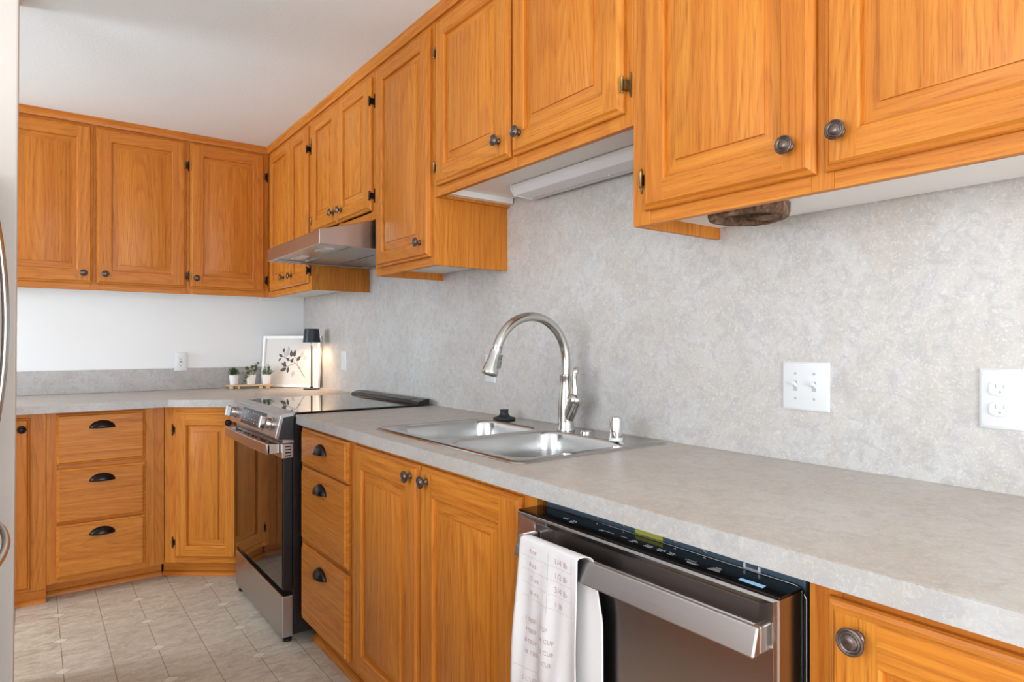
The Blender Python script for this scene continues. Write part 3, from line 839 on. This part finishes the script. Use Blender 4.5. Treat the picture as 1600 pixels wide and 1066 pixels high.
# tub details seen above the door
tb = BX(.8772, .8784, .742, .806, .854, .8635); finish('label_sticker', tb, YELLOW, dw, world=True, smooth=0)
bm = B()
box(bm, .875, .8784, .579, .582, .853, .862); box(bm, .875, .8784, .554, .557, .853, .862); box(bm, .875, .8784, .5575, .5785, .853, .8555)
finish('clip', bm, WHITE_PLASTIC, dw, world=True, smooth=0)
bm = B()
for y in (.905, .835, .716, .655):
    lathe(bm, [(0, 0), (.0035, 0), (.003, .0015), (0, .002)], at((.8784, y, .859), (-1, 0, 0)), 10)
finish('screws', bm, CHROME, dw, world=True, smooth=30)
# bar handle
bm = B()
H0, H1, HZ0, HZ1, HB = .496, 1.028, .778, .817, .767
prism(bm, [(HB, HZ0), (HB + .0118, HZ1), (HB + .018, HZ1), (HB + .018, HZ0)], H0, H1, axis=1)
for y in (H0, H1 - .012): box(bm, HB + .0182, .8215, y, y + .012, HZ0 + .0005, HZ1 - .0005)
hl = finish('handle', bm, STEEL_H, dd, world=True, smooth=0, bevel=.0025)
bm = B(); add_bm(bm, text_mesh('Samsung', .0070, 1.05), lambda v: Vector((HB - .0004 + .0118 * (.795 + v.y - HZ0) / (HZ1 - HZ0), 1.0225 - v.x, .795 + v.y)))
finish('lettering', bm, PRINT_WHITE, hl, world=True, smooth=0)

# towel over the handle
def fold(y, z):
    y -= .010; d = max(0.0, .825 - z)
    return -.0048 * math.sin(62 * (y - .80) + 6 * d) * min(1, d * 5) - .0022 * math.sin(140 * (y - .8) - 11 * d) * min(1, d * 6) - .004 * min(1, d * 4)
path = []
for i in range(30): path.append(('f', .40 + (.817 - .40) * i / 29))
for i in range(1, 8): path.append(('a', PI - PI * i / 8))
for i in range(20): path.append(('b', .817 - (.817 - .52) * i / 19))
bm = B(); rows = []; NY = 40
for typ, v in path:
    r = []
    for j in range(NY + 1):
        t = j / NY
        if typ == 'f':
            d = .817 - v; ya, yb = .837 - .004 * min(1, d / .3), 1.002 + .020 * min(1, d / .3) ** .8
            y = ya + (yb - ya) * t; r.append((HB - .0025 + fold(y, v), y, v))
        elif typ == 'a':
            s_ = (PI - v) / PI; ya, yb = .837 - .017 * s_, 1.002 - .012 * s_
            y = ya + (yb - ya) * t; r.append((HB + .0085 + .0110 * math.cos(v), y, HZ1 + .0015 + .0050 * math.sin(v)))
        else:
            d = .817 - v; ya, yb = .820 - .022 * min(1, d / .1), .990
            y = ya + (yb - ya) * t; r.append((HB + .0200 + .002 * math.sin(50 * y) * min(1, d * 6), y, v))
    rows.append(loop(bm, r))
for a, b in zip(rows, rows[1:]): bridge(bm, a, b, closed=False)
tw = finish('dish_towel', bm, TOWEL, loc=(HB, .9, .6), world=True, smooth=60, solid=.0012)
tag(tw, 'white printed kitchen towel draped over the dishwasher handle', 'towel')
def tput(body, size, y, z):
    y += .011; z -= .005
    bm = B(); add_bm(bm, text_mesh(body, size, 1.05), lambda v: Vector((HB - .0035 + fold(y - v.x, z + v.y), y - v.x, z + v.y)))
    finish('lettering', bm, TOWEL_INK, tw, world=True, smooth=0)
def tline(y0, y1, z, w=.0007, dash=.0035):
    y0 += .011; y1 += .011; z -= .005; bm = B(); n = int((y0 - y1) / dash)
    for i in range(n):
        a = y0 - i * dash; b = a - dash * .55
        cap(bm, loop(bm, [(HB - .0035 + fold(yy, zz), yy, zz) for yy, zz in ((a, z), (b, z), (b, z + w), (a, z + w))]))
    finish('dotted_line', bm, TOWEL_INK, tw, world=True, smooth=0)
def tvert(y, z0, z1, w=.0008, dash=.004):
    y += .011; bm = B(); n = int((z1 - z0) / dash)
    for i in range(n):
        a = z0 + i * dash; b = a + dash * .55
        cap(bm, loop(bm, [(HB - .0035 + fold(yy, zz), yy, zz) for yy, zz in ((y, a), (y - w, a), (y - w, b), (y, b))]))
    finish('dotted_line', bm, TOWEL_INK, tw, world=True, smooth=0)
for i, (l, r_) in enumerate((('4 oz', '1/4 lb'), ('8 oz', '1/2 lb'), ('12 oz', '3/4 lb'), ('16 oz', '1 lb'))):
    z = .802 - i * .026
    tput(l, .013, .962, z); tput(r_, .015, .888, z - .002)
    tline(.985, .838, z - .008)
tvert(.905, .700, .815); tvert(.842, .690, .815)
for i, s_ in enumerate(('1 TBSP   3 TSP', '4 TBSP   1/4 CUP', '8 TBSP   1/2 CUP', '16 TBSP   1 CUP')): tput(s_, .0115, .975, .670 - i * .021)
tline(1.0, .835, .577, .001, .003)
for i, s_ in enumerate(('2 CUPS   1 PINT', '4 CUPS   1 QT', '16 CUPS   1 GAL')): tput(s_, .0115, .978, .555 - i * .024)

# ------------------------------------------------------------------ wall plates
def plate_bm(w, h):
    bm = B(); prev = None
    for i, y in ((0, 0), (0, -.0025), (.004, -.0055), (.006, -.006)):
        cur = loop(bm, [(x - w / 2, y, z - h / 2) for x, z in rect(i, w, h)])
        if prev: bridge(bm, prev, cur)
        prev = cur
    cap(bm, prev); return bm
def screw(bm, x, z): lathe(bm, [(.0032, 0), (.003, .0008), (0, .001)], at((x, -.006, z), (0, -1, 0)), 12)
def toggle(parent, x):
    bm = B(); box(bm, x - .005, x + .005, -.0062, -.0045, -.012, .012); f = finish('toggle_slot', bm, GREY_SLOT, parent, smooth=0)
    bm = B(); vs = box(bm, x - .004, x + .004, -.017, -.0045, -.005, .004)
    for v in vs:
        if v.co.y < -.01: v.co.z += .008
    finish('toggle', bm, WHITE_PLASTIC, parent, smooth=0, bevel=.0008)
def duplex(parent, gfci=False):
    for sgn in (1, -1):
        z = sgn * .0195
        bm = B()
        if gfci: box(bm, -.0165, .0165, -.0072, -.005, z - .0145, z + .0145)
        else:
            pts = [(max(-.0172, min(.0172, .0205 * math.cos(a))), z + .0142 * math.sin(a)) for a in [2 * PI * k / 28 for k in range(28)]]
            prism(bm, pts, -.0092, -.0050, axis=1)
        f = finish('receptacle', bm, WHITE_PLASTIC, parent, smooth=0, bevel=.0007)
        bm = B(); yy = -.0095 if not gfci else -.0075
        box(bm, -.0075, -.0055, yy, yy + .0006, z + .0005, z + .0085); box(bm, .0055, .0075, yy, yy + .0006, z + .0012, z + .0078)
        prism(bm, [(.0026 * math.cos(a), z - .0062 + .0026 * math.sin(a)) for a in [2 * PI * k / 12 for k in range(12)]], yy, yy + .0006, axis=1)
        finish('slots', bm, GREY_SLOT if not gfci else SLOT, f, smooth=0)
def wall_plate(name, label, cat, loc, rotz, w, h, kind):
    t = thing(name, label, cat, loc, rotz)
    finish('plate', plate_bm(w, h), WHITE_PLASTIC, t, smooth=30)
    bm = B()
    if kind == 'switch2':
        for x in (-.023, .023):
            toggle(t, x)
            for z in (-.030, .030): screw(bm, x, z)
    elif kind == 'outlet':
        duplex(t); screw(bm, 0, 0)
    elif kind == 'gfci':
        duplex(t, True); screw(bm, 0, .044); screw(bm, 0, -.044)
        finish('reset_button', BX(-.007, .007, -.0078, -.0055, .0012, .0042), RED, t, smooth=0)
        finish('test_button', BX(-.007, .007, -.0078, -.0055, -.0042, -.0012), SLOT, t, smooth=0)
    elif kind == 'rocker':
        finish('rocker', BX(-.0165, .0165, -.0085, -.005, -.033, .033), WHITE_PLASTIC, t, smooth=0, bevel=.001); screw(bm, 0, .044); screw(bm, 0, -.044)
    finish('screws', bm, GREY_SLOT if kind.startswith('sw') else WHITE_PLASTIC, t, smooth=30)
    return t
wall_plate('light_switch', 'white double toggle light switch on the grey laminate wall', 'switch', (XW - .0002, .8135, 1.0965), R90, .1155, .1155, 'switch2')
wall_plate('wall_outlet', 'white duplex wall outlet at the right edge of the laminate wall', 'outlet', (XW - .0002, .4275, 1.093), R90, .070, .1145, 'outlet')
wall_plate('wall_outlet', 'white wall outlet half hidden behind the faucet spray head', 'outlet', (XW - .0002, 2.132, 1.0975), R90, .070, .1145, 'outlet')
wall_plate('light_switch', 'narrow white rocker switch near the black table lamp', 'switch', (XW - .0002, 3.660, 1.095), R90, .075, .1145, 'rocker')
wall_plate('wall_outlet', 'white wall outlet with red and black buttons above the backsplash', 'outlet', (.719, YB - .0125, 1.086), 0, .070, .1145, 'gfci')

# ------------------------------------------------------------------ under-cabinet light and wooden disc
ul = thing('cabinet_light', 'white strip light fixed under the short cabinet above the sink', 'light', (1.39, 1.5, 1.72))
bm = B(); prism(bm, [(1.335, 1.751), (1.335, 1.735), (1.352, 1.716), (1.420, 1.713), (1.428, 1.751)], 1.115, 1.800, axis=1)
finish('lens', bm, LENS, ul, world=True, smooth=0, bevel=.004)
bm = BX(1.4285, 1.452, 1.115, 1.803, 1.716, 1.751)
finish('housing', bm, WHITE_PLASTIC, ul, world=True, smooth=0, bevel=.002)
for y in (1.80,):
    bm = B(); prism(bm, [(1.333, 1.752), (1.333, 1.734), (1.351, 1.714), (1.4283, 1.711), (1.4283, 1.752)], y + .0005, y + .006, axis=1)
    finish('end_cap', bm, WHITE_PLASTIC, ul, world=True, smooth=0)
bm = B(); lathe(bm, [(0, 0), (.004, 0), (.004, .004), (0, .005)], at((1.41, 1.40, 1.709)), 10); finish('switch', bm, WHITE_PLASTIC, ul, world=True, smooth=30)

wd = thing('wooden_holder', 'round dark rough wooden disc fixed under the near wall cabinet', 'wooden disc', (1.275, .835, 1.45))
bm = B(); seg = 48; rng = random.Random(5)
wob = [1 + .035 * math.sin(3 * k * 2 * PI / seg + .6) + .02 * rng.uniform(-1, 1) for k in range(seg)]
prof = [(.0, 1.5065), (.080, 1.5065), (.086, 1.502), (.0855, 1.483), (.083, 1.4745), (.078, 1.4725), (.070, 1.4740), (.067, 1.492), (.0, 1.494)]
rings = []
for r_, z in prof:
    rings.append([bm.verts.new((1.275, .835, z))] if r_ == 0 else [bm.verts.new((1.275 + r_ * wob[k] * math.cos(2 * PI * k / seg), .835 + r_ * wob[k] * math.sin(2 * PI * k / seg), z)) for k in range(seg)])
for a, b in zip(rings, rings[1:]):
    if len(a) == 1:
        for i in range(seg): bm.faces.new((a[0], b[i], b[(i + 1) % seg]))
    elif len(b) == 1:
        for i in range(seg): bm.faces.new((a[i], a[(i + 1) % seg], b[0]))
    else: bridge(bm, a, b)
finish('rim', bm, BARK, wd, world=True, smooth=50)
bm = B(); sector = [(0, 0)] + [(.068 * math.cos(a), .068 * math.sin(a)) for a in [math.radians(d) for d in range(-95, 1, 8)]]
prism(bm, [(1.275 + x, .835 + y) for x, y in sector], 1.4755, 1.4935); finish('wedge', bm, BARK, wd, world=True, smooth=0, bevel=.002)

# ------------------------------------------------------------------ things on the back corner counter
# lamp
LX, LY = 1.376, 3.928
lp = thing('table_lamp', 'small black table lamp glowing in the back corner', 'lamp', (LX, LY, ZT))
bm = B(); lathe(bm, [(0, .0003), (.050, .0003), (.0505, .003), (.048, .006), (.012, .008), (.0065, .018), (0, .019)], at((LX, LY, ZT)), 32); finish('base', bm, LAMP_BLACK, lp, world=True, smooth=40)
bm = B(); lathe(bm, [(0, .015), (.0048, .015), (.0048, .345), (0, .346)], at((LX, LY, ZT)), 16); finish('stem', bm, LAMP_BLACK, lp, world=True, smooth=40)
bm = B(); lathe(bm, [(.0525, .289), (.0432, .372), (.040, .374), (0, .3745)], at((LX, LY, ZT)), 40)
sh = finish('shade', bm, LAMP_BLACK, lp, world=True, smooth=40)
bm = B(); lathe(bm, [(.0518, .2895), (.0424, .370), (0, .3715)], at((LX, LY, ZT)), 40); finish('shade_lining', bm, SHADE_IN, sh, world=True, smooth=40)
bm = B(); lathe(bm, [(0, .346), (.012, .3465), (.017, .354), (.012, .364), (0, .366)], at((LX, LY, ZT)), 20); finish('bulb', bm, BULB, lp, world=True, smooth=60)
for nm, zz, en in (('lamp_glow', .325, 2.1),):
    d = bpy.data.lights.new(nm, 'POINT'); d.energy = en; d.color = (1.0, .70, .40); d.shadow_soft_size = .014
    o = bpy.data.objects.new(nm, d); COL.objects.link(o); o.parent = lp; o.location = (0.02, -.02, zz)

# framed print leaning across the corner
A = Vector((1.186, 4.322, ZT)); Bv = Vector((1.450, 4.005, ZT))
ang = math.atan2(Bv.y - A.y, Bv.x - A.x); FW = (Bv - A).length; FH = .332
fp = thing('framed_print', 'white framed print of a leafy branch leaning in the corner', 'picture', A, ang)
lean = Matrix.Rotation(-math.radians(5.5), 4, 'X')
def leaned(bm): bmesh.ops.transform(bm, matrix=lean, verts=bm.verts); return bm
bm = B(); fwid = .016
box(bm, 0, fwid, -.014, .012, 0.002, FH); box(bm, FW - fwid, FW, -.014, .012, 0.002, FH)
box(bm, fwid, FW - fwid, -.014, .012, 0.002, fwid); box(bm, fwid, FW - fwid, -.014, .012, FH - fwid, FH)
finish('frame', leaned(bm), WHITE_CERAMIC, fp, smooth=0, bevel=.001)
finish('sheet', leaned(BX(fwid, FW - fwid, -.002, .008, fwid, FH - fwid)), PAPER, fp, smooth=0)
bmD, bmP = B(), B()
def stroke(bm, pts, w):
    for (a, b) in zip(pts, pts[1:]):
        a, b = Vector(a), Vector(b); d = (b - a).normalized(); nrm_ = Vector((-d.y, d.x)) * w
        cap(bm, loop(bm, [(p.x, -.0026, p.y) for p in (a + nrm_, a - nrm_, b - nrm_, b + nrm_)]))
def leaf(bm, x, z, a, l, w):
    d = Vector((math.cos(a), math.sin(a))); nn = Vector((-d.y, d.x)); o_ = Vector((x, z)); pts = []
    for k in range(7):
        t = k / 6; pts.append(o_ + d * l * t + nn * w * math.sin(PI * t ** .8))
    for k in range(5, 0, -1):
        t = k / 6; pts.append(o_ + d * l * t - nn * w * math.sin(PI * t ** .8))
    cap(bm, loop(bm, [(p.x, -.0028, p.y) for p in pts]))
sx = FW / .092
def fx(px, pz): return ((px - 409) / 92.0 * FW, (608 - pz) / 81.0 * FH)     # picture detail laid out on the sheet
main = [(478, 592), (472, 583), (466, 574), (462, 570), (455, 572), (448, 576), (442, 580)]
stroke(bmD, [fx(*p) for p in main], .0016)
stroke(bmD, [fx(*p) for p in ((462, 570), (456, 566), (450, 566), (446, 562), (441, 558))], .0012)
stroke(bmD, [fx(*p) for p in ((466, 574), (464, 566), (461, 560))], .0010)
stroke(bmD, [fx(*p) for p in ((446, 562), (444, 556), (442, 550))], .0009)
for px, pz, a, l, w in ((455, 560, 95, .045, .012), (459, 560, 80, .048, .012), (464, 566, 50, .040, .012), (441, 560, 150, .034, .009), (442, 553, 85, .032, .008), (438, 562, 230, .026, .007),
                        (452, 566, 140, .030, .010), (448, 575, 150, .046, .011), (448, 578, 200, .050, .012), (451, 576, 260, .044, .010), (446, 573, 110, .028, .008), (457, 569, 120, .028, .009), (455, 568, 60, .03, .009)):
    x, z = fx(px, pz); leaf(bmD, x, z, math.radians(a), l, w)
for px, pz, a, l, w in ((447, 560, 80, .05, .012), (470, 562, 70, .05, .013), (474, 566, 60, .045, .010), (460, 582, 250, .04, .012), (466, 575, 330, .03, .01), (451, 552, 100, .04, .01)):
    x, z = fx(px, pz); leaf(bmP, x, z, math.radians(a), l, w)
bmesh.ops.translate(bmP, verts=bmP.verts, vec=(0, .0004, 0))
finish('branch_drawing', leaned(bmD), INK, fp, smooth=0); finish('pale_drawing', leaned(bmP), INK_PALE, fp, smooth=0)

# tray and plants
TA = math.atan2(4.215 - 4.305, 1.225 - .968)
TL = Vector((.962, 4.292, ZT)); td = Vector((math.cos(TA), math.sin(TA), 0)); tn = Vector((-td.y, td.x, 0))
tr = thing('plant_stand', 'low pale wooden tray stand holding three small potted plants', 'stand', TL, TA)
finish('board', BX(0, .275, -.034, .034, .0165, .0245), PALE_WOOD, tr, smooth=0, bevel=.0015)
for x in (.022, .072, .195, .235):
    finish('foot', BX(x, x + .024 if x != .072 else x + .012, -.03, .03, .0003, .0163), PALE_WOOD, tr, smooth=0, bevel=.001)
def quad_leaf(bm, o_, d, up, l, w, mat=0):
    d = d.normalized(); s_ = d.cross(up)
    if s_.length < 1e-3: s_ = Vector((1, 0, 0))
    s_.normalize(); n_ = s_.cross(d)
    base, tip = o_, o_ + d * l
    m1, m2 = o_ + d * l * .35, o_ + d * l * .7
    vs = [bm.verts.new(p) for p in (base, m1 + s_ * w * .85 + n_ * w * .15, m2 + s_ * w + n_ * w * .1, tip, m2 - s_ * w + n_ * w * .1, m1 - s_ * w * .85 + n_ * w * .15, m1, m2)]
    for q in ((0, 1, 6), (1, 2, 7, 6), (2, 3, 7), (3, 4, 7), (4, 5, 6, 7), (5, 0, 6)):
        bm.faces.new([vs[i] for i in q])
def potted(t, label, kind, rs):
    c = TL + td * t; c.z = ZT + .0248
    p = thing('potted_plant', label, 'plant', c, 0, 'potted plants on the tray')
    bm = B(); lathe(bm, [(0, .0002), (.0225, .0002), (.0235, .004), (.0285, .058), (.0285, .060), (.0262, .060), (.0255, .052)], None, 26); finish('pot', bm, WHITE_CERAMIC, p, smooth=40)
    bm = B(); lathe(bm, [(.0257, .0525), (0, .0535)], None, 20); finish('soil', bm, SOIL, p, smooth=40)
    bm = B(); rg_ = random.Random(rs); up = Vector((0, 0, 1))
    if kind == 'bush':
        for i in range(190):
            a = rg_.uniform(0, 2 * PI); el = rg_.uniform(.15, 1.5); r_ = rg_.uniform(.008, .034)
            o_ = Vector((math.cos(a) * math.cos(el) * r_, math.sin(a) * math.cos(el) * r_, .056 + math.sin(el) * r_ * 1.15))
            quad_leaf(bm, o_, Vector((math.cos(a) * .6, math.sin(a) * .6, rg_.uniform(.5, 1.4))), up, rg_.uniform(.014, .022), .0026)
        mt = PLANT_DARK
    elif kind == 'round':
        stems = [((.01, .0, .05), (.04, -.01, .125)), ((0, 0, .05), (-.04, -.015, .10)), ((0, -.01, .05), (-.065, -.02, .065)), ((0, 0, .05), (.012, .0, .11)), ((-.015, -.015, .055), (-.05, -.035, .010)), ((.01, -.01, .05), (.03, -.02, .095))]
        for a_, b_ in stems:
            a_, b_ = Vector(a_), Vector(b_)
            tube(bm, [a_, (a_ + b_) / 2 + Vector((0, 0, .012)), b_], .0013, 6)
            for k in range(9):
                t_ = .3 + .7 * k / 8; q = a_.lerp(b_, t_) + Vector((0, 0, .024 * t_ * (1 - t_) * 2))
                dd_ = Vector((rg_.uniform(-1, 1), rg_.uniform(-1, .3), rg_.uniform(-.3, .9)))
                quad_leaf(bm, q, dd_, up, rg_.uniform(.018, .026), .0095)
        mt = PLANT_OLIVE
    else:
        for i in range(26):
            a = rg_.uniform(0, 2 * PI); sp = rg_.uniform(.1, .8)
            tip = Vector((math.cos(a) * .045 * sp + (.018 if i % 5 == 0 else 0), math.sin(a) * .04 * sp, .075 + rg_.uniform(.0, .05) * (1.1 - .5 * sp)))
            a_ = Vector((math.cos(a) * .012, math.sin(a) * .012, .052))
            tube(bm, [a_, tip], .0009, 5)
            for k in range(7):
                t_ = .35 + .65 * k / 6; q = a_.lerp(tip, t_)
                quad_leaf(bm, q, Vector((rg_.uniform(-1, 1), rg_.uniform(-1, 1), rg_.uniform(-.1, .9))), up, rg_.uniform(.009, .014), .0034)
        mt = PLANT_MID
    finish('foliage', bm, mt, p, smooth=30)
potted(.046, 'leftmost of the three potted plants on the tray, dark spiky bush', 'bush', 1)
potted(.146, 'middle potted plant on the tray, trailing with round olive leaves', 'round', 2)
potted(.236, 'rightmost of the three potted plants on the tray, airy small-leaved', 'fine', 3)

# ------------------------------------------------------------------ refrigerator (only its handles reach into view)
fr_ = thing('refrigerator', 'stainless refrigerator at the left edge, only its bowed handles in view', 'refrigerator', (-.5, 2.25, 0))
finish('body', BX(-.88, -.205, 1.80, 2.735, .03, 1.75), FRIDGE_SIDE, fr_, world=True, smooth=0, bevel=.004)
for y0, y1, z0, z1, nm in ((2.271, 2.737, .735, 1.765, 'door'), (1.80, 2.267, .735, 1.765, 'door'), (1.80, 2.737, .06, .728, 'freezer_drawer')):
    d = finish(nm, BX(-.200, -.128, y0, y1, z0, z1), STEEL_V, fr_, world=True, smooth=0, bevel=.006)
    bm = B()
    if nm == 'door':
        yh = 2.305 if y0 > 2.2 else 2.232
        pts = [(-.129 + .066 * math.sin(PI * (k / 20)) ** .7 if 0 < k < 20 else -.129, yh, .80 + .92 * k / 20) for k in range(21)]
        tube(bm, pts, .008, 12)
    else:
        pts = [(-.129 + .066 * math.sin(PI * (k / 20)) ** .7 if 0 < k < 20 else -.129, 1.88 + .78 * k / 20, .640) for k in range(21)]
        tube(bm, pts, .010, 12, flat=(1, 1))
    finish('handle', bm, NICKEL, d, world=True, smooth=60)
for x in (-.80, -.25):
    for y in (1.86, 2.68):
        bm = B(); lathe(bm, [(0, 0), (.02, 0), (.02, .031), (0, .031)], at((x, y, .0004)), 12); finish('foot', bm, BLACK_PLASTIC, fr_, world=True, smooth=30)

# oak base cabinet across the aisle, left of the camera and outside the frame (mirrored in the dishwasher door)
ob = base_cab('oak base cabinet across the aisle, facing the dishwasher, outside the picture', (-.42, .30, 0), PI / 2, 1.44, .55, [(0, .04), (.70, .74), (1.40, 1.44)], [(.842, .8775), (.10, .135)])
door(ob, .03, .71, .12, .865, (.66, .82), None, .066)
door(ob, .73, 1.41, .12, .865, (.78, .82), None, .066)
finish('top', BX(-.02, 1.44, -.025, .55, .8785, .914), LAM_TOP, ob, smooth=0)
